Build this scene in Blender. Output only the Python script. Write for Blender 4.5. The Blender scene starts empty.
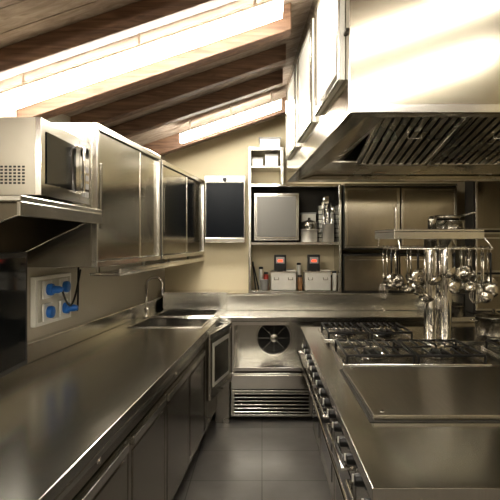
import bpy, bmesh, math, random
from mathutils import Vector, Matrix
random.seed(4)
D=bpy.data
# ---------------------------------------------------------------- materials
def newmat(name):
    m=D.materials.new(name); m.use_nodes=True
    nt=m.node_tree; b=nt.nodes['Principled BSDF']
    return m,nt,b
def plain(name,col,rough=.5,metal=0.0,noise=0.0,nscale=8,spec=.5):
    m,nt,b=newmat(name)
    b.inputs['Base Color'].default_value=(*col,1); b.inputs['Roughness'].default_value=rough
    b.inputs['Metallic'].default_value=metal
    b.inputs['Specular IOR Level'].default_value=spec
    tc=nt.nodes.new('ShaderNodeTexCoord')
    n=nt.nodes.new('ShaderNodeTexNoise'); n.inputs['Scale'].default_value=nscale; n.inputs['Detail'].default_value=5
    nt.links.new(tc.outputs['Object'],n.inputs['Vector'])
    if noise>0:
        mx=nt.nodes.new('ShaderNodeMix'); mx.data_type='RGBA'
        mx.inputs[6].default_value=(*[c*(1-noise) for c in col],1)
        mx.inputs[7].default_value=(*[min(1,c*(1+noise)) for c in col],1)
        nt.links.new(n.outputs['Fac'],mx.inputs[0]); nt.links.new(mx.outputs[2],b.inputs['Base Color'])
    return m
def steel(name,col,rough=.28,var=.05,stretch=(1,60,60),bump=.02,metal=1.0,big=2.2):
    m,nt,b=newmat(name)
    b.inputs['Metallic'].default_value=metal
    tc=nt.nodes.new('ShaderNodeTexCoord')
    mp=nt.nodes.new('ShaderNodeMapping'); mp.inputs['Scale'].default_value=stretch
    nt.links.new(tc.outputs['Object'],mp.inputs['Vector'])
    n=nt.nodes.new('ShaderNodeTexNoise'); n.inputs['Scale'].default_value=6; n.inputs['Detail'].default_value=5
    nt.links.new(mp.outputs['Vector'],n.inputs['Vector'])
    mx=nt.nodes.new('ShaderNodeMix'); mx.data_type='RGBA'
    mx.inputs[6].default_value=(*[c*.84 for c in col],1); mx.inputs[7].default_value=(*[min(1,c*1.10) for c in col],1)
    nt.links.new(n.outputs['Fac'],mx.inputs[0]); nt.links.new(mx.outputs[2],b.inputs['Base Color'])
    n2=nt.nodes.new('ShaderNodeTexNoise'); n2.inputs['Scale'].default_value=big; n2.inputs['Detail'].default_value=2
    nt.links.new(tc.outputs['Object'],n2.inputs['Vector'])
    mr=nt.nodes.new('ShaderNodeMapRange'); mr.inputs[1].default_value=.2; mr.inputs[2].default_value=.8
    mr.inputs[3].default_value=max(.03,rough-var); mr.inputs[4].default_value=rough+var
    nt.links.new(n2.outputs['Fac'],mr.inputs[0]); nt.links.new(mr.outputs[0],b.inputs['Roughness'])
    return m
def wood(name,c1,c2,stretch,rough=.55):
    m,nt,b=newmat(name); b.inputs['Roughness'].default_value=rough
    tc=nt.nodes.new('ShaderNodeTexCoord'); mp=nt.nodes.new('ShaderNodeMapping'); mp.inputs['Scale'].default_value=stretch
    nt.links.new(tc.outputs['Object'],mp.inputs['Vector'])
    n=nt.nodes.new('ShaderNodeTexNoise'); n.inputs['Scale'].default_value=3; n.inputs['Detail'].default_value=8; n.inputs['Distortion'].default_value=1
    nt.links.new(mp.outputs['Vector'],n.inputs['Vector'])
    r=nt.nodes.new('ShaderNodeValToRGB'); r.color_ramp.elements[0].color=(*c1,1); r.color_ramp.elements[1].color=(*c2,1)
    r.color_ramp.elements[0].position=.35; r.color_ramp.elements[1].position=.68
    nt.links.new(n.outputs['Fac'],r.inputs[0]); nt.links.new(r.outputs[0],b.inputs['Base Color'])
    bp=nt.nodes.new('ShaderNodeBump'); bp.inputs['Strength'].default_value=.2; bp.inputs['Distance'].default_value=.004
    nt.links.new(n.outputs['Fac'],bp.inputs['Height']); nt.links.new(bp.outputs['Normal'],b.inputs['Normal'])
    return m
def emit(name,col,s):
    m,nt,b=newmat(name); b.inputs['Base Color'].default_value=(*col,1)
    b.inputs['Emission Color'].default_value=(*col,1); b.inputs['Emission Strength'].default_value=s
    return m
def tiles(name,c1,c2,grout,w,rough=.4):
    m,nt,b=newmat(name)
    tc=nt.nodes.new('ShaderNodeTexCoord'); br=nt.nodes.new('ShaderNodeTexBrick')
    br.offset=0.0; br.inputs['Scale'].default_value=1; br.inputs['Brick Width'].default_value=w; br.inputs['Row Height'].default_value=w
    br.inputs['Mortar Size'].default_value=.003; br.inputs['Color1'].default_value=(*c1,1); br.inputs['Color2'].default_value=(*c2,1)
    br.inputs['Mortar'].default_value=(*grout,1)
    nt.links.new(tc.outputs['Object'],br.inputs['Vector'])
    n=nt.nodes.new('ShaderNodeTexNoise'); n.inputs['Scale'].default_value=9; n.inputs['Detail'].default_value=8
    nt.links.new(tc.outputs['Object'],n.inputs['Vector'])
    mx=nt.nodes.new('ShaderNodeMix'); mx.data_type='RGBA'; mx.blend_type='MULTIPLY'; mx.inputs[0].default_value=.3
    nt.links.new(br.outputs['Color'],mx.inputs[6]); nt.links.new(n.outputs['Fac'],mx.inputs[7])
    nt.links.new(mx.outputs[2],b.inputs['Base Color'])
    b.inputs['Roughness'].default_value=rough
    return m
SC=(.65,.635,.585)
M_top=steel('steel_worktop',(.67,.655,.605),.21,.03,(40,1,1),.012,big=1.2)
M_st=steel('steel_brushed_panel',SC,.23,.04,(1,1,40),.01)
M_dk=steel('steel_dark_panel',(.42,.40,.355),.25,.04,(40,40,1),.01)  # one even darker steel tone for panels and fittings
M_hood=steel('steel_hood',(.47,.435,.355),.15,.03,(1,1,50),.01,big=1.0)
M_br=steel('steel_polished',(.82,.80,.76),.13,.04,(1,1,1),.0)
M_filter=steel('steel_filter',(.76,.73,.66),.26,.05,(1,1,1),.0)
M_iron=plain('cast_iron',(.02,.019,.018),.40,.4,.2)
M_blk=plain('black_plastic',(.010,.010,.010),.35)
M_glass=plain('black_glass',(.006,.007,.008),.06)
M_scr=plain('matt_dark_screen',(.010,.012,.015),.22,0,0,8,.08)
M_grid=steel('griddle_plate',(.36,.335,.28),.31,.05,(30,1,1),.01,big=2)
M_int=plain('dark_interior',(.05,.046,.038),.6,.3)
M_wall=plain('cream_paint',(.66,.58,.41),.75,0,.04,3)
M_wall2=plain('splashback_paint',(.48,.445,.37),.42,0,.05,3)
M_wall3=plain('dark_reflected_wall',(.27,.24,.20),.6,0,.1,2)  # unseen wall behind the camera, toned dark to shape the hood's reflections
M_board=wood('ceiling_boards',(.27,.215,.17),(.43,.355,.29),(1,10,10),.7)
M_beam=wood('beam_wood',(.105,.062,.04),(.23,.14,.09),(1.5,18,18),.6)
M_floor=tiles('floor_tiles',(.215,.203,.19),(.24,.227,.212),(.09,.085,.08),.46,.28)
M_white=plain('white_plastic',(.75,.74,.70),.4)
M_grey=plain('grey_plastic',(.30,.295,.28),.45)
M_blue=plain('blue_plastic',(.03,.16,.50),.35)
M_red=emit('red_display',(1,.08,.03),1.0)
M_strip=emit('lamp_diffuser',(1,.945,.845),34)
M_fill=emit('fill_strip_dim',(1,.945,.845),20)  # for the unseen strip added behind the camera as fill
M_fill_low=emit('fill_strip_low',(1,.945,.845),12)  # for the unseen overhead strip added as weaker fill
M_hl=emit('hood_fill_tube',(1,.93,.80),10)  # tube added out of sight to brighten filters and griddle
M_clear=plain('frosted_container',(.62,.60,.54),.25,0,.05)
M_bath=steel('steel_water_bath',(.74,.72,.66),.30,.04,(1,1,1),0,metal=.45)
M_jar=plain('jar_contents',(.30,.16,.07),.35,0,.3,30)
M_rd=plain('red_plastic',(.45,.05,.03),.4)

# ---------------------------------------------------------------- builder
class B:
    def __init__(s,name,bevel=.003):
        s.name=name; s.bm=bmesh.new(); s.mats=[]; s.bev=bevel; s.M=Matrix.Identity(4)
    def mi(s,m):
        if m not in s.mats: s.mats.append(m)
        return s.mats.index(m)
    def v(s,p): return s.bm.verts.new(s.M@Vector(p))
    def face(s,vs,m,smooth=False):
        try:
            f=s.bm.faces.new(vs); f.material_index=s.mi(m); f.smooth=smooth; return f
        except ValueError: return None
    def box(s,x0,x1,y0,y1,z0,z1,m):
        g=lambda a,y: a(y) if callable(a) else a
        vs=[s.v((g(x,y),y,z)) for z in (z0,z1) for y in (y0,y1) for x in (x0,x1)]
        for q in ((0,2,3,1),(4,5,7,6),(0,1,5,4),(2,6,7,3),(0,4,6,2),(1,3,7,5)):
            s.face([vs[i] for i in q],m)
    def hexa(s,bot,top,m):
        n=len(bot); a=[s.v(p) for p in bot]; b=[s.v(p) for p in top]
        s.face(a[::-1],m); s.face(b,m)
        for i in range(n): s.face([a[i],a[(i+1)%n],b[(i+1)%n],b[i]],m)
    def tube(s,pts,r,m,n=12,caps=True):
        pts=[Vector(p) for p in pts]; rings=[]
        prev=None
        for i,p in enumerate(pts):
            if i==0: t=pts[1]-p
            elif i==len(pts)-1: t=p-pts[i-1]
            else: t=(pts[i+1]-p).normalized()+(p-pts[i-1]).normalized()
            t.normalize()
            if prev is None:
                u=t.orthogonal().normalized()
            else:
                u=(prev-t*prev.dot(t)).normalized()
            prev=u; w=t.cross(u)
            rr=r[i] if isinstance(r,(list,tuple)) else r
            rings.append([s.v(p+rr*(math.cos(2*math.pi*k/n)*u+math.sin(2*math.pi*k/n)*w)) for k in range(n)])
        for a,b in zip(rings,rings[1:]):
            for k in range(n): s.face([a[k],a[(k+1)%n],b[(k+1)%n],b[k]],m,True)
        if caps:
            s.face(rings[0][::-1],m); s.face(rings[-1],m)
    def lathe(s,c,prof,m,n=28,axis='Z'):
        c=Vector(c); rings=[]
        for r,h in prof:
            ring=[]
            if r<1e-6: r=1e-5
            for k in range(n):
                a=2*math.pi*k/n; x,y=r*math.cos(a),r*math.sin(a)
                o={'Z':(x,y,h),'X':(h,x,y),'Y':(x,h,y)}[axis]
                ring.append(s.v(c+Vector(o)))
            rings.append(ring)
        for a,b in zip(rings,rings[1:]):
            for k in range(n): s.face([a[k],a[(k+1)%n],b[(k+1)%n],b[k]],m,True)
    def frame(s,axis,a0,a1,b0,b1,d0,d1,w,m):
        def bx(p0,p1,q0,q1):
            if axis=='y': s.box(p0,p1,d0,d1,q0,q1,m)
            elif axis=='x': s.box(d0,d1,p0,p1,q0,q1,m)
            else: s.box(p0,p1,q0,q1,d0,d1,m)
        bx(a0,a1,b0,b0+w); bx(a0,a1,b1-w,b1); bx(a0,a0+w,b0+w,b1-w); bx(a1-w,a1,b0+w,b1-w)
    def done(s):
        bmesh.ops.recalc_face_normals(s.bm,faces=s.bm.faces)
        me=D.meshes.new(s.name); s.bm.to_mesh(me); s.bm.free()
        for m in s.mats: me.materials.append(m)
        o=D.objects.new(s.name,me); bpy.context.scene.collection.objects.link(o)
        if s.bev:
            md=o.modifiers.new('bevel','BEVEL'); md.width=s.bev; md.segments=2; md.limit_method='ANGLE'; md.angle_limit=math.radians(50)
        return o
# ---------------------------------------------------------------- reference lines
XW=lambda y:-1.58+.125*y            # left wall
XF=lambda y:-.64+.067*y             # left counter front
XC=lambda y:-1.141+.118*y           # upper cabinet front
ZC=lambda x:2.72+.34*x              # ceiling
YB=4.95; XR=2.6; YR=-2.2
off=lambda f,d:(lambda y:f(y)+d)
# room
b=B('floor',0); b.box(-2.3,XR+.1,YR-.1,YB+.1,-.1,0,M_floor); b.done()
b=B('wall_left',0); b.box(off(XW,-.1),XW,YR,YB,0,3.0,M_wall2); b.done()
b=B('wall_back',0); b.box(-1.7,XR+.1,YB,YB+.1,0,3.8,M_wall); b.done()
b=B('wall_right',0); b.box(XR,XR+.1,YR,YB,0,3.8,M_wall); b.done()
b=B('wall_front',0); b.box(-2.3,XR+.1,YR-.1,YR,0,3.8,M_wall3); b.done()
b=B('ceiling',0)
yy=YR
while yy<YB:
    y2=min(yy+.155,YB+.1)
    b.hexa([(-2.0,yy,ZC(-2.0)),(XR+.1,yy,ZC(XR+.1)),(XR+.1,y2-.006,ZC(XR+.1)),(-2.0,y2-.006,ZC(-2.0))],
           [(-2.0,yy,ZC(-2.0)+.05),(XR+.1,yy,ZC(XR+.1)+.05),(XR+.1,y2-.006,ZC(XR+.1)+.05),(-2.0,y2-.006,ZC(-2.0)+.05)],M_board)
    yy=y2
b.hexa([(-2.0,YR-.1,ZC(-2)+.05),(XR+.1,YR-.1,ZC(XR+.1)+.05),(XR+.1,YB+.1,ZC(XR+.1)+.05),(-2.0,YB+.1,ZC(-2)+.05)],
       [(-2.0,YR-.1,ZC(-2)+.1),(XR+.1,YR-.1,ZC(XR+.1)+.1),(XR+.1,YB+.1,ZC(XR+.1)+.1),(-2.0,YB+.1,ZC(-2)+.1)],M_board)
b.done()
for i,(y,h,t) in enumerate([(-1.5,.1,.1),(-.7,.1,.1),(.1,.1,.1),(.9,.1,.1),(1.56,.08,.07),(2.08,.10,.08),(2.56,.14,.10),(3.10,.10,.07),(3.56,.10,.07),(4.32,.13,.10)]):
    x0=XW(y)+.002; x1=XR-.002 if (y<1.5 or y>3.9) else .15
    b=B('ceiling_beam',.006)
    b.hexa([(x0,y,ZC(x0)-h),(x1,y,ZC(x1)-h),(x1,y+t,ZC(x1)-h),(x0,y+t,ZC(x0)-h)],
           [(x0,y,ZC(x0)),(x1,y,ZC(x1)),(x1,y+t,ZC(x1)),(x0,y+t,ZC(x0))],M_beam)
    b.done()
for y,xs,x1,ms in ((-1.2,None,2.2,M_fill),(.35,None,1.6,M_fill_low),(2.27,None,.10,M_strip),(3.98,-.66,.16,M_strip)):  # first two are added fill lamps out of view, the others are ceiling strips
    x0=XW(y)+.06 if xs is None else xs; w=.08
    b=B('strip_or_fill_light',.004)
    for (dz0,dz1,m,e) in ((-.105,-.09,M_white,0),(-.165,-.105,ms,.006)):
        b.hexa([(x0+e,y+e,ZC(x0)+dz0),(x1-e,y+e,ZC(x1)+dz0),(x1-e,y+w-e,ZC(x1)+dz0),(x0+e,y+w-e,ZC(x0)+dz0)],
               [(x0+e,y+e,ZC(x0)+dz1),(x1-e,y+e,ZC(x1)+dz1),(x1-e,y+w-e,ZC(x1)+dz1),(x0+e,y+w-e,ZC(x0)+dz1)],m)
    for k in (.1,.5,.9):
        xx=x0+(x1-x0)*k
        b.tube([(xx,y+w/2,ZC(xx)-.095),(xx,y+w/2,ZC(xx)-.005)],.006,M_white,8)
    b.done()
# ---------------------------------------------------------------- left run worktop
g=.003
b=B('steel_worktop_with_sinks',.004)
F=XF; W=off(XW,g)
T0,T1=.86,.90
y0=.2
sinks=[(3.70,4.14),(4.24,4.66)]
sx0=lambda y:XW(y)+.12
sx1=lambda y:XF(y)-.05
cur=y0
for (a,c) in sinks:
    b.box(W,F,cur,a,T0,T1,M_top)
    b.box(W,sx0,a,c,T0,T1,M_top); b.box(sx1,F,a,c,T0,T1,M_top)
    zb=.74; e=.014
    b.box(sx0,off(sx0,e),a,c,zb,T1+.008,M_br); b.box(off(sx1,-e),sx1,a,c,zb,T1+.008,M_br)
    b.box(sx0,sx1,a,a+e,zb,T1+.008,M_br); b.box(sx0,sx1,c-e,c,zb,T1+.008,M_br)
    b.box(sx0,sx1,a,c,zb-.01,zb,M_dk)  # darker steel floor puts the basin's depth shade into the colour
    mx=(sx0((a+c)/2)+sx1((a+c)/2))/2
    b.lathe((mx,(a+c)/2,zb),[(0,.006),(.03,.006),(.038,0)],M_br,20)
    cur=c
b.box(W,F,cur,YB-g,T0,T1,M_top)
b.box(W,off(XW,.025),y0,YB-g,T1,1.0,M_st)
b.box(W,off(XW,.05),y0,YB-g,1.0,1.015,M_br)
b.box(off(XF,-.02),F,y0,4.22,.835,.86,M_st)
b.done()
b=B('mixer_tap',0)
fx,fy=XW(4.19)+.085,4.19
b.lathe((fx,fy,.901),[(0,0),(.03,0),(.03,.02),(.02,.03),(.018,.08),(0,.08)],M_br,20)
pts=[(fx,fy,.97)]
pts.append((fx,fy,1.17))
for k in range(0,11):
    a=math.pi*k/10; pts.append((fx+.07-.07*math.cos(a),fy-.02*k/10,1.17+.07*math.sin(a)))
pts.append((fx+.14,fy-.02,1.09))
b.tube(pts,.012,M_br)
b.tube([(fx,fy,.96),(fx+.03,fy-.08,.985)],.007,M_br)
b.done()
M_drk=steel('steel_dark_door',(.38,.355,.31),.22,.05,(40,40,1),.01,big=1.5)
# left base fridges
b=B('refrigerated_base_cabinets',.004)
b.box(off(XW,.05),off(XF,-.06),.3,3.66,.10,.83,M_int)
b.box(off(XW,.1),off(XF,-.13),.3,4.2,.0,.10,M_blk)
ed=[.32,.88,1.44,2.0,2.56,3.12,3.66]
for i,(a,c) in enumerate(zip(ed,ed[1:])):
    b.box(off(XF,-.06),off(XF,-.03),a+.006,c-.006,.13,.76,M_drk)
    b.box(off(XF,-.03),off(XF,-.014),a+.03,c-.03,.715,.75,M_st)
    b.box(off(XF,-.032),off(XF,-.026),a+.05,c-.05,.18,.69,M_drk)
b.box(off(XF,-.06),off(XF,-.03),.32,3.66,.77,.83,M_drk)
for y in [.6,1.7,2.8]:
    b.lathe((XF(y)-.03,y,.80),[(0,.008),(.012,.008),(.014,0)],M_br,14,'X')
b.box(off(XW,.05),off(XF,-.06),3.67,4.22,.10,.66,M_int)
b.box(off(XF,-.049),off(XF,-.025),3.68,4.21,.13,.80,M_drk)
b.box(off(XF,-.025),off(XF,-.013),3.74,4.15,.72,.75,M_st)
b.box(lambda y:XF(y)-.04,-.275,4.23,4.26,.0,.855,M_dk)
b.done()
# ---------------------------------------------------------------- upper cabinets
def upper(name,ya,yb,z0,z1,split,mats):
    b=B(name,.003)
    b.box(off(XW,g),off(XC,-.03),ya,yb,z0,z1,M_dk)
    b.box(off(XC,-.03),XC,ya,yb,z1-.035,z1,M_st)
    b.box(off(XC,-.03),XC,ya,yb,z0,z0+.03,M_st)
    b.box(off(XC,-.03),XC,ya,ya+.025,z0+.03,z1-.035,M_st)
    b.box(off(XC,-.03),XC,yb-.025,yb,z0+.03,z1-.035,M_st)
    s=ya+.025+(yb-ya-.05)*split
    b.box(off(XC,-.024),off(XC,-.008),ya+.03,s,z0+.035,z1-.04,mats[0])
    b.box(off(XC,-.029),off(XC,-.022),s-.03,yb-.03,z0+.035,z1-.04,mats[1])
    b.box(off(XC,-.008),off(XC,-.002),ya+.05,ya+.075,z0+.2,z1-.2,M_dk)
    b.box(off(XC,-.022),off(XC,-.004),s+.0,s+.012,z0+.035,z1-.04,M_br)
    b.done()
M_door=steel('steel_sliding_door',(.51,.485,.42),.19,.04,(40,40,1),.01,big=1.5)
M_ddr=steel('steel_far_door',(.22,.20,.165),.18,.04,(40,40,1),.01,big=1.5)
upper('wall_cabinet',2.55,3.56,1.41,2.15,.62,(M_door,M_door))
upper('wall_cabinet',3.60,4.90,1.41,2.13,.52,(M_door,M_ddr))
b=B('under_cabinet_shelf',.003)
b.box(off(XC,-.18),off(XC,-.0),2.85,4.88,1.345,1.36,M_br)
b.box(off(XC,-.012),off(XC,-.0),2.85,4.88,1.36,1.385,M_br)
for y in (2.86,3.6,4.2,4.8):
    b.box(off(XC,-.15),off(XC,-.13),y,y+.02,1.36,1.41,M_st)
b.done()
# microwave shelf + microwave
b=B('microwave_shelf',.003)
b.box(off(XW,g),-.80,1.66,2.50,1.68,1.70,M_st)
b.box(-.815,-.80,1.66,2.50,1.63,1.68,M_dk)
for y in (1.72,2.40):
    b.hexa([(XW(y)+g,y,1.42),(XW(y)+g,y,1.68),(-.83,y,1.68),(-.83,y,1.64)],[(XW(y)+g,y+.015,1.42),(XW(y)+g,y+.015,1.68),(-.83,y+.015,1.68),(-.83,y+.015,1.64)],M_ddr)
b.done()
b=B('microwave_oven',.006)
M_mw=steel('microwave_casing',(.42,.39,.33),.34,.04,(1,1,1),0)
mx0,mx1,my0,my1,mz0,mz1=-1.25,-.83,1.83,2.34,1.715,2.0
b.box(mx0,mx1,my0,my1,mz0,mz1,M_mw)
for y in (my0+.05,my1-.05):
    for x in (mx0+.06,mx1-.06): b.lathe((x,y,1.70),[(0,0),(.015,0),(.015,.02),(0,.02)],M_blk,12)
b.box(mx1,mx1+.022,my0,my1-.125,mz0,mz1,M_br)
b.box(mx1+.022,mx1+.026,my0+.04,my1-.175,mz0+.045,mz1-.045,M_glass)
b.box(mx1,mx1+.022,my1-.12,my1,mz0,mz1,M_br)
b.box(mx1+.022,mx1+.025,my1-.105,my1-.015,mz1-.075,mz1-.03,M_glass)
for r in range(4):
    for c in range(3):
        b.box(mx1+.022,mx1+.026,my1-.10+c*.03,my1-.078+c*.03,mz0+.03+r*.038,mz0+.055+r*.038,M_grey)
b.tube([(mx1+.022,my1-.15,mz0+.04),(mx1+.05,my1-.15,mz0+.05),(mx1+.05,my1-.15,mz1-.05),(mx1+.022,my1-.15,mz1-.04)],.008,M_br,10)
for r in range(6):
    for c in range(8):
        b.box(mx1-.16+c*.016,mx1-.150+c*.016,my0-.0015,my0,mz0+.04+r*.012,mz0+.047+r*.012,M_blk)
b.done()
# dark monitor
b=B('wall_mounted_monitor',.006)
b.box(-1.02,-.985,1.45,2.10,1.03,1.50,M_blk)
b.box(-.985,-.982,1.47,2.08,1.05,1.48,M_glass)
b.box(-1.06,-1.02,1.65,1.90,1.17,1.37,M_blk)
b.box(off(XW,g),-1.06,1.74,1.80,1.24,1.30,M_blk)
b.box(off(XW,g),off(XW,.02),1.66,1.88,1.18,1.36,M_blk)
b.done()
# sockets
b=B('industrial_socket_panel',.003)
b.box(off(XW,g),off(XW,.03),2.68,3.06,1.08,1.35,M_white)
b.box(off(XW,.03),off(XW,.033),2.70,3.04,1.10,1.33,M_clear)
for (y,z) in ((2.78,1.275),(2.95,1.275),(2.78,1.15),(2.95,1.15)):
    x=XW(y)+.033
    b.box(x,x+.012,y-.055,y+.055,z-.048,z+.048,M_white)
    b.lathe((x+.01,y,z),[(.031,0),(.034,.018),(.031,.03),(0,.03)],M_blue,20,'X')
for (y,z) in ((2.78,1.275),(2.95,1.15)):
    x=XW(y)+.075
    b.lathe((x-.01,y,z),[(.022,0),(.020,.04),(.012,.06),(0,.06)],M_blue,18,'X')
pts=[]
for k in range(17):
    t=k/16; pts.append((XW(2.78)+.12-.02*t,2.78+.34*t,1.275-.15*math.sin(math.pi*t)+.09*t))
b.tube(pts,.006,M_blk,8)
pts=[(XW(2.95)+.12,2.95,1.15)]
for k in range(1,13):
    t=k/12; pts.append((XW(2.95+.2*t)+.12-.09*t,2.95+.20*t,1.15-.05*math.sin(math.pi*t)+.24*t*t))
b.tube(pts,.006,M_blk,8)
b.done()
# ---------------------------------------------------------------- back run
b=B('steel_back_worktop',.004)
xl=lambda y:XF(y)+.002
b.box(xl,XR-g,4.23,YB-g,.86,.90,M_top)
b.box(xl,XR-g,4.60,YB-g,.901,1.045,M_st)
b.box(xl,XR-g,4.59,YB-g,1.045,1.06,M_br)
b.done()
b=B('wall_ledge',.003)
b.box(lambda y:XW(y)+.06,lambda y:XF(y)-.002,4.70,YB-g,.902,1.045,M_st)
b.box(lambda y:XW(y)+.06,lambda y:XF(y)-.002,4.69,YB-g,1.045,1.06,M_br)
b.done()
# oven
b=B('convection_oven',.003)
ox0,ox1=-.265,.43
b.box(ox0,ox1,4.85,4.90,.02,.85,M_int)
b.box(ox0,ox0+.03,4.27,4.85,.05,.85,M_st); b.box(ox1-.03,ox1,4.27,4.85,.05,.85,M_st)
b.box(ox0,ox1,4.27,4.85,.44,.46,M_st); b.box(ox0,ox1,4.27,4.85,.835,.855,M_dk)
b.box(ox0+.03,ox1-.03,4.6,4.62,.46,.835,M_st)
b.frame('y',ox0,ox1,.435,.855,4.25,4.27,.03,M_br)
fc=(.11,4.57,.655)
b.lathe((fc[0],4.598,fc[2]),[(.165,0),(.165,-.03),(.152,-.03),(.152,0)],M_br,40,'Y')
b.lathe((fc[0],4.597,fc[2]),[(0,-.002),(.15,-.002)],M_blk,40,'Y')
for r in (.135,.112,.089,.066):
    b.lathe(fc,[(r,.01),(r+.004,-.006),(r+.008,.01)],M_br,36,'Y')
b.lathe(fc,[(0,-.02),(.035,-.018),(.040,0)],M_st,24,'Y')
for k in range(8):
    a=k*math.pi/4; b.tube([(fc[0]+.03*math.cos(a),fc[1]-.005,fc[2]+.03*math.sin(a)),(fc[0]+.155*math.cos(a),fc[1]-.005,fc[2]+.155*math.sin(a))],.003,M_br,6)
for z in (.52,.60,.68,.76):
    for x in (ox0+.032,ox1-.042): b.box(x,x+.01,4.3,4.58,z,z+.008,M_br)
b.box(ox0+.01,ox1-.01,4.24,4.27,.285,.42,M_br)
b.box(ox0+.03,ox1-.03,4.225,4.24,.385,.405,M_br)
b.box(ox0+.01,ox1-.01,4.27,4.8,.285,.42,M_dk)
b.frame('y',ox0+.01,ox1-.01,.055,.275,4.24,4.27,.018,M_st)
b.box(ox0+.03,ox1-.03,4.30,4.31,.06,.27,M_int)
for k in range(6):
    z=.083+k*.031
    b.hexa([(ox0+.03,4.245,z),(ox1-.03,4.245,z),(ox1-.03,4.28,z+.012),(ox0+.03,4.28,z+.012)],
           [(ox0+.03,4.245,z+.010),(ox1-.03,4.245,z+.010),(ox1-.03,4.28,z+.022),(ox0+.03,4.28,z+.022)],M_br)
for x in (ox0+.05,ox1-.05): b.tube([(x,4.4,0.001),(x,4.4,.06)],.02,M_blk)
b.box(ox0+.005,ox1-.005,4.30,4.85,.03,.055,M_dk)
# door standing open
b.M=Matrix.Translation((ox0+.005,4.245,0))@Matrix.Rotation(math.radians(-103),4,'Z')
dl=.56
b.box(0,dl,-.045,-.002,.36,.85,M_st)
for s0,s1 in ((-.002,.006),(-.053,-.045)):
    b.frame('y',0,dl,.36,.85,s0,s1,.035,M_br)
b.box(.07,dl-.07,-.002,.003,.44,.77,M_clear)
b.box(.10,dl-.10,.003,.006,.47,.74,M_dk)
b.box(.07,dl-.07,-.050,-.045,.44,.77,M_glass)
b.box(dl-.002,dl+.010,-.045,-.002,.36,.85,M_br)
b.tube([(dl-.04,-.05,.5),(dl-.04,-.085,.51),(dl-.04,-.085,.76),(dl-.04,-.05,.77)],.009,M_br,10)
b.M=Matrix.Identity(4)
b.done()
b=B('base_cabinet',.003)
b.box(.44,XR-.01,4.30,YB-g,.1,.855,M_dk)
b.box(.44,XR-.01,4.36,YB-g,0,.1,M_blk)
x=.45
while x<2.05:
    b.box(x,x+.5,4.275,4.30,.13,.84,M_dk); b.box(x+.1,x+.4,4.262,4.275,.76,.78,M_br); x+=.51
b.done()
# ---------------------------------------------------------------- wall display at back left
b=B('wall_display_cabinet',.004)
b.box(-.545,-.165,4.80,YB-g,1.53,2.16,M_dk)
b.box(-.537,-.173,4.79,4.80,1.575,2.10,M_scr)
b.box(-.55,-.16,4.775,4.80,2.105,2.165,M_dk)
b.box(-.545,-.165,4.76,4.80,1.525,1.57,M_br)
b.lathe((-.355,4.775,2.13),[(0,-.008),(.02,-.008),(.022,0)],M_blk,20,'Y')
b.done()
# ---------------------------------------------------------------- shelf unit
b=B('wall_shelf_unit',.003)
x0,x1,ya,yb=-.125,.735,4.62,YB-g
b.box(x0,x0+.025,ya,yb,1.062,2.41,M_st)
b.box(x1-.025,x1,ya,yb,1.062,2.07,M_st)
b.box(x0+.025,x1-.025,ya,yb,2.045,2.07,M_br)
b.box(x0+.025,x1-.025,ya,yb,1.505,1.53,M_br)
b.box(x0+.025,x1-.025,ya,yb,1.062,1.08,M_st)
b.box(x0+.025,x1-.025,yb-.012,yb,1.53,2.045,M_int)
b.box(x0+.025,x1-.025,yb-.012,yb,1.08,1.505,M_wall)
b.box(x0+.025,.20,ya,yb,2.38,2.41,M_st); b.box(.175,.20,ya,yb,2.07,2.38,M_st)
b.box(x0+.025,.175,ya,yb,2.22,2.235,M_st)
b.box(x0+.025,.175,yb-.01,yb,2.07,2.38,M_wall)
b.done()
b=B('storage_box',.004); b.box(-.02,.17,4.65,4.9,2.412,2.49,M_white); b.box(-.03,.18,4.64,4.91,2.49,2.505,M_grey); b.done()
for (x,w,h) in ((-.09,.10,.07),(.03,.12,.10)):
    b=B('food_container',.004); b.box(x,x+w,4.66,4.88,2.236,2.236+h,M_clear); b.box(x-.004,x+w+.004,4.656,4.884,2.236+h,2.236+h+.012,M_grey); b.done()
b=B('countertop_oven',.012)
b.box(-.075,.345,4.66,4.92,1.545,1.985,M_st)
b.box(-.065,.335,4.64,4.66,1.56,1.975,M_dk)
b.box(-.045,.315,4.632,4.64,1.58,1.955,plain('oven_door_grey',(.18,.175,.16),.4,.5))
for x in (-.04,.31):
    for y in (4.69,4.88): b.lathe((x,y,1.531),[(0,0),(.015,0),(.015,.016),(0,.016)],M_blk,12)
b.done()
def pot(name,c,r,h,m=M_br,handles=True,lid=False):
    b=B(name,0); t=.004
    b.lathe(c,[(0,0),(r*.97,0),(r,.006),(r,h),(r+.005,h),(r+.005,h+.004),(r-t,h+.004),(r-t,.006),(0,.006)],m,32)
    if handles:
        for sgn in (-1,1):
            b.tube([(c[0]+sgn*r,c[1]-.03,c[2]+h*.8),(c[0]+sgn*(r+.03),c[1]-.025,c[2]+h*.82),(c[0]+sgn*(r+.03),c[1]+.025,c[2]+h*.82),(c[0]+sgn*r,c[1]+.03,c[2]+h*.8)],.005,m,8)
    if lid: b.lathe((c[0],c[1],c[2]+h+.004),[(r+.004,0),(r*.6,.018),(.015,.024),(.012,.045),(0,.045)],m,32)
    b.done()
pot('saucepan',(.445,4.72,1.531),.078,.115,M_bath,False)
pot('saucepan',(.445,4.72,1.651),.074,.06,M_st,False,True)
b=B('utensil_holder',0)
uc=(.625,4.72,1.531)
b.lathe(uc,[(0,0),(.055,0),(.055,.17),(.058,.17),(.051,.172),(.051,.006),(0,.006)],M_bath,28)
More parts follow.
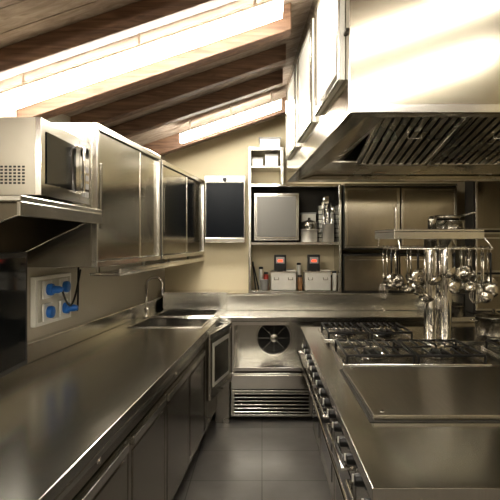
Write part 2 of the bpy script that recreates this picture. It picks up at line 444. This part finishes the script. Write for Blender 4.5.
for k in range(11):
    a=k*.63; r=.026; p=(uc[0]+r*math.cos(a),uc[1]+r*math.sin(a),uc[2]+.02)
    hh=.27+.13*random.random(); q=(uc[0]+1.8*r*math.cos(a),uc[1]+1.3*r*math.sin(a),uc[2]+hh)
    b.tube([p,q],.005,M_br if k%2 else M_blk,8)
    if k%3==0: b.lathe((q[0],q[1],q[2]),[(0,-.03),(.022,-.015),(.024,.01),(.018,.03),(0,.04)],M_br,14)
    else: b.box(q[0]-.014,q[0]+.014,q[1]-.003,q[1]+.003,q[2]-.01,q[2]+.055,M_blk if k%2==0 else M_br)
b.done()
b=B('tray_stack',.002)
for k in range(8): b.box(.55,.70,4.85,4.925,1.532+k*.045,1.568+k*.045,M_bath)
b.done()
b=B('food_container',.004); b.box(.38,.52,4.82,4.92,1.532,1.80,M_clear); b.box(.375,.525,4.815,4.925,1.80,1.815,M_grey); b.done()
def sousvide(x0,x1):
    b=B('sous_vide_water_bath',.004)
    z=1.081
    b.box(x0,x1,4.65,4.655,z,z+.17,M_bath); b.box(x0,x1,4.865,4.87,z,z+.17,M_bath)
    b.box(x0,x0+.005,4.655,4.865,z,z+.17,M_bath); b.box(x1-.005,x1,4.655,4.865,z,z+.17,M_bath)
    b.box(x0,x1,4.65,4.87,z,z+.006,M_bath)
    b.frame('z',x0-.012,x1+.012,4.64,4.88,z+.17,z+.178,.02,M_br)
    xm=x0+.085
    b.box(xm-.055,xm+.055,4.66,4.76,z+.18,z+.33,M_blk)
    b.box(xm-.04,xm+.04,4.655,4.66,z+.25,z+.31,M_grey)
    b.box(xm-.022,xm+.022,4.652,4.655,z+.265,z+.285,M_red)
    b.tube([(xm,4.71,z+.01),(xm,4.71,z+.18)],.03,M_dk,16)
    b.box(xm+.06,x1,4.66,4.86,z+.178,z+.186,M_bath)
    for s in (x0+.05,x1-.05): b.tube([(s-.02,4.648,z+.12),(s-.02,4.635,z+.10),(s+.02,4.635,z+.10),(s+.02,4.648,z+.12)],.004,M_dk,8)
    b.done()
sousvide(.085,.315); sousvide(.40,.64)
b=B('kitchen_tongs',0)
b.tube([(-.06,4.70,1.085),(-.085,4.78,1.30)],.006,M_blk,8); b.tube([(-.03,4.70,1.085),(-.08,4.78,1.30)],.006,M_blk,8)
b.tube([(-.085,4.78,1.30),(-.09,4.80,1.34)],.009,M_blk,8)
b.done()
b=B('measuring_jug',0); b.lathe((.02,4.74,1.081),[(0,0),(.035,0),(.042,.09),(.045,.092),(.038,.09),(.031,.006),(0,.006)],M_grey,24); b.done()
for (x,y,m,h) in ((.682,4.85,M_jar,.12),(.357,4.85,M_clear,.24),(.04,4.85,M_rd,.15),(.357,4.72,M_jar,.13),(-.01,4.86,M_clear,.20),(.682,4.72,M_clear,.17)):
    b=B('storage_jar',0); b.lathe((x,y,1.081),[(0,0),(.020,0),(.022,.005),(.022,h-.02),(.016,h-.01),(0,h-.01)],m,20); b.lathe((x,y,1.081+h-.012),[(.021,0),(.021,.02),(0,.022)],M_blk,20); b.done()
# ---------------------------------------------------------------- back right cabinets
M_cab=steel('steel_back_cabinet',(.38,.345,.28),.22,.05,(40,1,1),.01,big=1.2)
b=B('back_wall_cabinet',.003)
b.box(.755,1.80,4.63,YB-g,1.46,2.07,M_int)
b.box(.755,1.80,4.60,4.63,2.045,2.07,M_st)
for (a,c) in ((.762,1.272),(1.284,1.795)):
    b.box(a,c,4.61,4.63,1.475,2.035,M_cab)
    b.frame('y',a,c,1.475,2.035,4.602,4.61,.025,M_door)
b.box(1.225,1.24,4.585,4.602,1.62,1.85,M_br)
b.done()
b=B('back_splash_cabinet',.003)
b.box(.755,1.80,4.66,YB-g,1.062,1.42,M_int)
for (a,c) in ((.765,1.272),(1.284,1.79)):
    b.box(a,c,4.64,4.66,1.08,1.40,M_cab); b.box(a+.04,c-.04,4.625,4.64,1.36,1.375,M_br)
b.done()
b=B('tall_steel_cabinet',.004)
b.box(1.86,XR-.01,4.40,4.585,.903,2.2,M_int)
for (z0,z1) in ((.93,1.25),(1.265,1.62),(1.635,2.18)):
    b.box(1.87,2.22,4.38,4.40,z0,z1,M_cab); b.frame('y',1.87,2.22,z0,z1,4.374,4.38,.02,M_st)
b.box(2.24,2.58,4.38,4.40,.93,2.18,M_cab); b.box(1.92,2.16,4.36,4.374,1.56,1.575,M_br)
b.done()
# ---------------------------------------------------------------- island
b=B('cooking_island',.006)
ix0,ix1,iy0,iy1=.29,1.80,1.31,3.75
b.box(ix0,ix1,iy0,iy1,.86,.90,M_top)
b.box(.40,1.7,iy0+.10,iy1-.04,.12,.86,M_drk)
b.box(.47,1.62,iy0+.2,iy1-.1,0,.12,M_blk)
b.hexa([(.325,iy0+.05,.86),(.40,iy0+.05,.86),(.40,iy0+.05,.68),(.36,iy0+.05,.68)][::-1],[(.325,iy1-.05,.86),(.40,iy1-.05,.86),(.40,iy1-.05,.68),(.36,iy1-.05,.68)][::-1],M_dk)
y=iy0+.16
while y<iy1-.1:
    c=(.343,y,.77)
    b.lathe(c,[(0,-.045),(.016,-.045),(.02,-.04),(.022,-.012),(.03,-.01),(.03,.01)],M_blk,20,'X')
    b.box(.292,.30,y-.003,y+.003,.765,.79,M_white)
    y+=.155
ys=[iy0+.12,2.0,2.6,3.2,iy1-.06]
for a,c in zip(ys,ys[1:]):
    b.box(.375,.40,a+.01,c-.01,.16,.66,M_dk)
    b.tube([(.375,a+.06,.61),(.33,a+.06,.61),(.33,c-.06,.61),(.375,c-.06,.61)],.011,M_br,10)
    b.box(.372,.376,a+.08,c-.08,.25,.55,M_glass)
b.tube([(.36,iy0+.12,.72),(.262,iy0+.06,.735),(.262,iy1-.1,.735),(.36,iy1-.14,.72)],.012,M_br,12)
b.box(.45,1.65,iy0+.08,iy0+.10,.16,.84,M_st)
b.tube([(.42,iy0+.08,.80),(.42,iy0-.04,.80),(1.6,iy0-.04,.80),(1.6,iy0+.08,.80)],.012,M_br,12)
# griddle: flat raised plate on a dark sheet that paints a shadow gap
b.box(.385,1.36,1.78,2.50,.90,.904,M_int)
b.box(.40,1.345,1.795,2.485,.904,.922,M_grid)
for (xx,yy_) in ((.44,1.83),(1.30,1.83),(.44,2.45),(1.30,2.45)):
    b.lathe((xx,yy_,.922),[(.010,0),(.010,.003),(0,.003)],M_dk,12)
def burner(x0,x1,y0,y1,n):
    b.box(x0,x1,y0,y1,.90,.904,M_dk)
    b.frame('z',x0-.012,x1+.012,y0-.012,y1+.012,.90,.912,.014,M_br)
    for k in range(n):
        a=x0+(x1-x0)*k/n; c=x0+(x1-x0)*(k+1)/n; cx=(a+c)/2; cy=(y0+y1)/2
        b.lathe((cx,cy,.904),[(0,.03),(.035,.03),(.05,.024),(.052,.01),(.065,.0)],M_iron,24)
        b.lathe((cx,cy,.904),[(.075,.002),(.08,.008),(.085,.002)],M_br,24)
        z=.950
        e=.012
        P=[(a+e,y0+e,z),(c-e,y0+e,z),(c-e,y1-e,z),(a+e,y1-e,z)]
        for i in range(4): b.tube([P[i],P[(i+1)%4]],.007,M_iron,8)
        for i in range(4): b.tube([(P[i][0],P[i][1],.904),P[i]],.007,M_iron,8)
        for t in (.2,.35,.5,.65,.8):
            xx=a+e+(c-a-2*e)*t
            b.tube([(xx,y0+e,z),(xx,cy-.05,z+.006),(xx,cy-.035,z-.008)],.006,M_iron,8)
            b.tube([(xx,y1-e,z),(xx,cy+.05,z+.006),(xx,cy+.035,z-.008)],.006,M_iron,8)
        for sx,ex in ((a+e,cx-.04),(c-e,cx+.04)):
            b.tube([(sx,cy,z),(ex,cy,z+.006)],.006,M_iron,8)
burner(.43,1.17,2.58,3.0,2)
burner(.42,.98,3.22,3.62,2)
burner(1.33,1.70,2.58,3.0,1)
b.box(1.24,1.70,3.14,3.6,.90,.915,M_dk)
b.done()
# gantry shelf
b=B('island_gantry_shelf',.004)
b.box(.77,1.30,2.92,3.42,1.60,1.615,M_st)
b.box(.77,1.30,2.92,2.93,1.555,1.60,M_st); b.box(.77,1.30,3.41,3.42,1.555,1.60,M_st)
b.box(.77,.78,2.93,3.41,1.555,1.60,M_st); b.box(1.29,1.30,2.93,3.41,1.555,1.60,M_st)
for x in (1.07,1.165):
    b.tube([(x,3.18,.901),(x,3.18,1.60)],.040,M_br,24)
    b.lathe((x,3.18,.901),[(.040,.02),(.047,.015),(.047,0)],M_br,24)
rail=[(.80,2.90,1.50),(1.34,2.90,1.50),(1.34,3.44,1.50),(.80,3.44,1.50),(.80,2.90,1.50)]
for p,q in zip(rail,rail[1:]): b.tube([p,q],.006,M_br,8)
for p in rail[:4]: b.tube([p,(min(max(p[0],.775),1.295),min(max(p[1],2.925),3.415),1.57)],.005,M_br,8)
b.done()
b=B('hanging_ladles_and_spoons',0)
M_ut=steel('steel_utensil',(.58,.55,.49),.20,.05,(1,1,1),.0)
def ladle(x,y,L,r,kind):
    z0=1.495
    b.tube([(x,y+.01,z0+.005),(x,y+.008,z0+.018),(x,y-.008,z0+.018),(x,y-.01,z0),(x,y-.008,z0-.03)],.003,M_ut,6)
    b.tube([(x,y-.008,z0-.02),(x,y-.008,z0-L*.5),(x+.003,y-.004,z0-L)],[.008,.006,.005],M_blk if kind==1 else M_ut,8)
    zz=z0-L
    if kind==0:
        b.M=Matrix.Translation((x,y-.008-r*.6,zz-.005))@Matrix.Rotation(random.uniform(0,6.28),4,'Z')@Matrix.Rotation(math.radians(35),4,'X')
        pr=[(r*math.sin(t),-r*math.cos(t)) for t in [k*math.pi/2/7 for k in range(8)]]
        b.lathe((0,0,0),pr+[(r+.002,.001)]+[((r-.003)*math.sin(t),-(r-.003)*math.cos(t)) for t in [k*math.pi/2/7 for k in range(7,-1,-1)]],M_ut,20)
        b.M=Matrix.Identity(4)
    elif kind==1:
        b.M=Matrix.Translation((x,y-.008,zz-.02))@Matrix.Rotation(random.uniform(-.5,.5),4,'Z')
        b.lathe((0,0,0),[(0,0),(r*.9,-.004),(r*1.1,-.014),(r*1.1,-.017),(0,-.006)],M_ut,20,'Y')
        b.M=Matrix.Identity(4)
    else:
        for k in range(8):
            a=k*math.pi/8; rr=r*.8
            pts=[]
            for j in range(13):
                t=math.pi*2*j/12
                pts.append((x+rr*math.sin(t)*math.cos(a),y-.008+rr*math.sin(t)*math.sin(a),zz-.05+.055*math.cos(t)))
            b.tube(pts,.0018,M_ut,5)
xs=[.86+.042*k for k in range(12)]
for i,x in enumerate(xs): ladle(x,2.90,random.uniform(.10,.29),random.uniform(.034,.050),[0,1,0,0,2,0,1,0,0,2,0,1][i])
for i,x in enumerate([.86+.07*k for k in range(7)]): ladle(x,3.44,random.uniform(.2,.3),.045,i%2)
for i,y in enumerate([2.98+.08*k for k in range(6)]): ladle(1.34,y,random.uniform(.14,.28),.045,0)
for i,y in enumerate([3.0+.1*k for k in range(4)]): ladle(.80,y,random.uniform(.12,.24),.038,(0,1,0,2)[i])
b.done()
pot('mixing_bowl',(1.18,3.15,1.616),.09,.05,M_br,False)
b=B('salt_shaker',0); b.lathe((1.02,3.0,1.616),[(0,0),(.025,0),(.025,.06),(.018,.075),(0,.078)],M_dk,20); b.done()
b=B('frying_pan',0)
c=(1.17,3.16,1.674)
b.lathe(c,[(0,0),(.065,0),(.085,.03),(.088,.03),(.068,-.003),(0,-.003)],M_dk,28)
b.tube([(c[0]+.08,c[1],c[2]+.025),(c[0]+.16,c[1]-.05,c[2]+.05)],.007,M_dk,8)
b.done()
pot('stock_pot',(1.515,2.79,.960),.13,.10,M_st,True,False)
pot('saute_pan',(1.56,3.36,.916),.12,.12,M_st,True,True)
pot('braising_pan',(1.62,4.28,.902),.10,.09,M_st,False,True)
b=B('coiled_whisk',0)
pts=[]
for k in range(40):
    t=k/39*4*math.pi; pts.append((.98+k*.003,4.42+.03*math.cos(t),.932+.026*math.sin(t)))
b.tube(pts,.004,M_br,6)
b.done()
# ---------------------------------------------------------------- hood
b=B('extractor_hood',.004)
hy0,hy1=1.77,3.88; hr=2.15
HL=lambda y:.31-(y-hy0)*.055
zl=2.0; t=.02
def top(x): return ZC(x)-.012
xa,xb=HL(hy0),HL(hy1)
b.hexa([(xa,hy0,zl),(hr,hy0,zl),(hr,hy0+t,zl),(xa,hy0+t,zl)],[(xa,hy0,top(xa)),(hr,hy0,top(hr)),(hr,hy0+t,top(hr)),(xa,hy0+t,top(xa))],M_hood)
b.hexa([(xa,hy0+t,zl),(xa+t,hy0+t,zl),(xb+t,hy1-t,zl),(xb,hy1-t,zl)],[(xa,hy0+t,top(xa)),(xa+t,hy0+t,top(xa)),(xb+t,hy1-t,top(xb)),(xb,hy1-t,top(xb))],M_hood)
b.hexa([(xb,hy1-t,zl),(hr,hy1-t,zl),(hr,hy1,zl),(xb,hy1,zl)],[(xb,hy1-t,top(xb)),(hr,hy1-t,top(hr)),(hr,hy1,top(hr)),(xb,hy1,top(xb))],M_hood)
b.box(hr-t,hr,hy0+t,hy1-t,zl,top(hr)-.02,M_hood)
ga=.07
b.box(xa+t,hr-t,hy0+t,hy0+ga,zl+.001,zl+.012,M_st)
b.box(xb+t,hr-t,hy1-ga,hy1-t,zl+.001,zl+.012,M_st)
b.box(lambda y:HL(y)+t,lambda y:HL(y)+ga,hy0+ga,hy1-ga,zl+.001,zl+.012,M_st)
b.box(HL(hy0)+.0,hr,hy0-.008,hy0,zl,zl+.03,M_br)
b.hexa([(xa+ga,hy0+ga,2.01),(xa+ga+.01,hy0+ga,2.01),(xb+ga+.01,hy1-ga,2.01),(xb+ga,hy1-ga,2.01)],
       [(xa+.36,hy0+ga,2.23),(xa+.37,hy0+ga,2.23),(xb+.37,hy1-ga,2.10),(xb+.36,hy1-ga,2.10)],M_filter)
b.box(.3,hr-.02,3.22,hy1-ga,2.05,2.06,M_filter)
b.box(.3,hr-.02,hy0+t,hy1-t,2.30,2.31,M_int)
b.tube([(.6,1.90,2.16),(2.0,1.90,2.16)],.014,M_hl,10)  # added fill tube, hidden behind the front lip
for x in (.58,2.0): b.box(x,x+.03,1.88,1.92,2.14,2.30,M_white)
L=math.hypot(.95,.20); ang=-math.atan2(.20,.95)
b.M=Matrix.Translation((0,2.27,2.24))@Matrix.Rotation(ang,4,'X')
x=.60
while x<2.05:
    b.frame('z',x,x+.46,0,L,-.012,.012,.022,M_br)
    b.box(x+.02,x+.44,.02,L-.02,.020,.024,M_int)
    k=x+.035
    while k<x+.43:
        b.box(k,k+.030,.02,L-.02,-.008,.008,M_filter); k+=.048
    b.tube([(x+.2,.5*L,-.012),(x+.2,.5*L,-.035),(x+.27,.5*L,-.035),(x+.27,.5*L,-.012)],.005,M_br,8)
    x+=.47
b.M=Matrix.Identity(4)
M_pan=plain('pale_side_panel',(.80,.78,.72),.35,.2)  # pale colour stands in for light reflected by the panels
for (a,c) in ((1.84,2.38),(2.50,3.04),(3.16,3.70)):
    z0,z1=2.14,2.66
    b.box(lambda y:HL(y)-.018,lambda y:HL(y),a,c,z0,z1,M_pan)
    for (p,q,u,v_) in ((a,c,z0,z0+.03),(a,c,z1-.03,z1),(a,a+.03,z0+.03,z1-.03),(c-.03,c,z0+.03,z1-.03)):
        b.box(lambda y:HL(y)-.028,lambda y:HL(y)-.018,p,q,u,v_,M_dk)
b.done()
# world
w=D.worlds.new('World'); bpy.context.scene.world=w; w.use_nodes=True
w.node_tree.nodes['Background'].inputs[0].default_value=(1,.9,.75,1); w.node_tree.nodes['Background'].inputs[1].default_value=.1
# camera
cd=D.cameras.new('camera'); cam=D.objects.new('camera',cd); bpy.context.scene.collection.objects.link(cam)
cam.location=(0,0,1.55); cam.rotation_euler=(math.radians(90),0,0)
cd.lens=36; cd.sensor_width=36; cd.shift_x=-.024; cd.shift_y=-.02; cd.clip_start=.02
bpy.context.scene.camera=cam
vs=bpy.context.scene.view_settings
vs.view_transform='Standard'
try: vs.look='Medium High Contrast'
except Exception: vs.look='None'
vs.exposure=.72
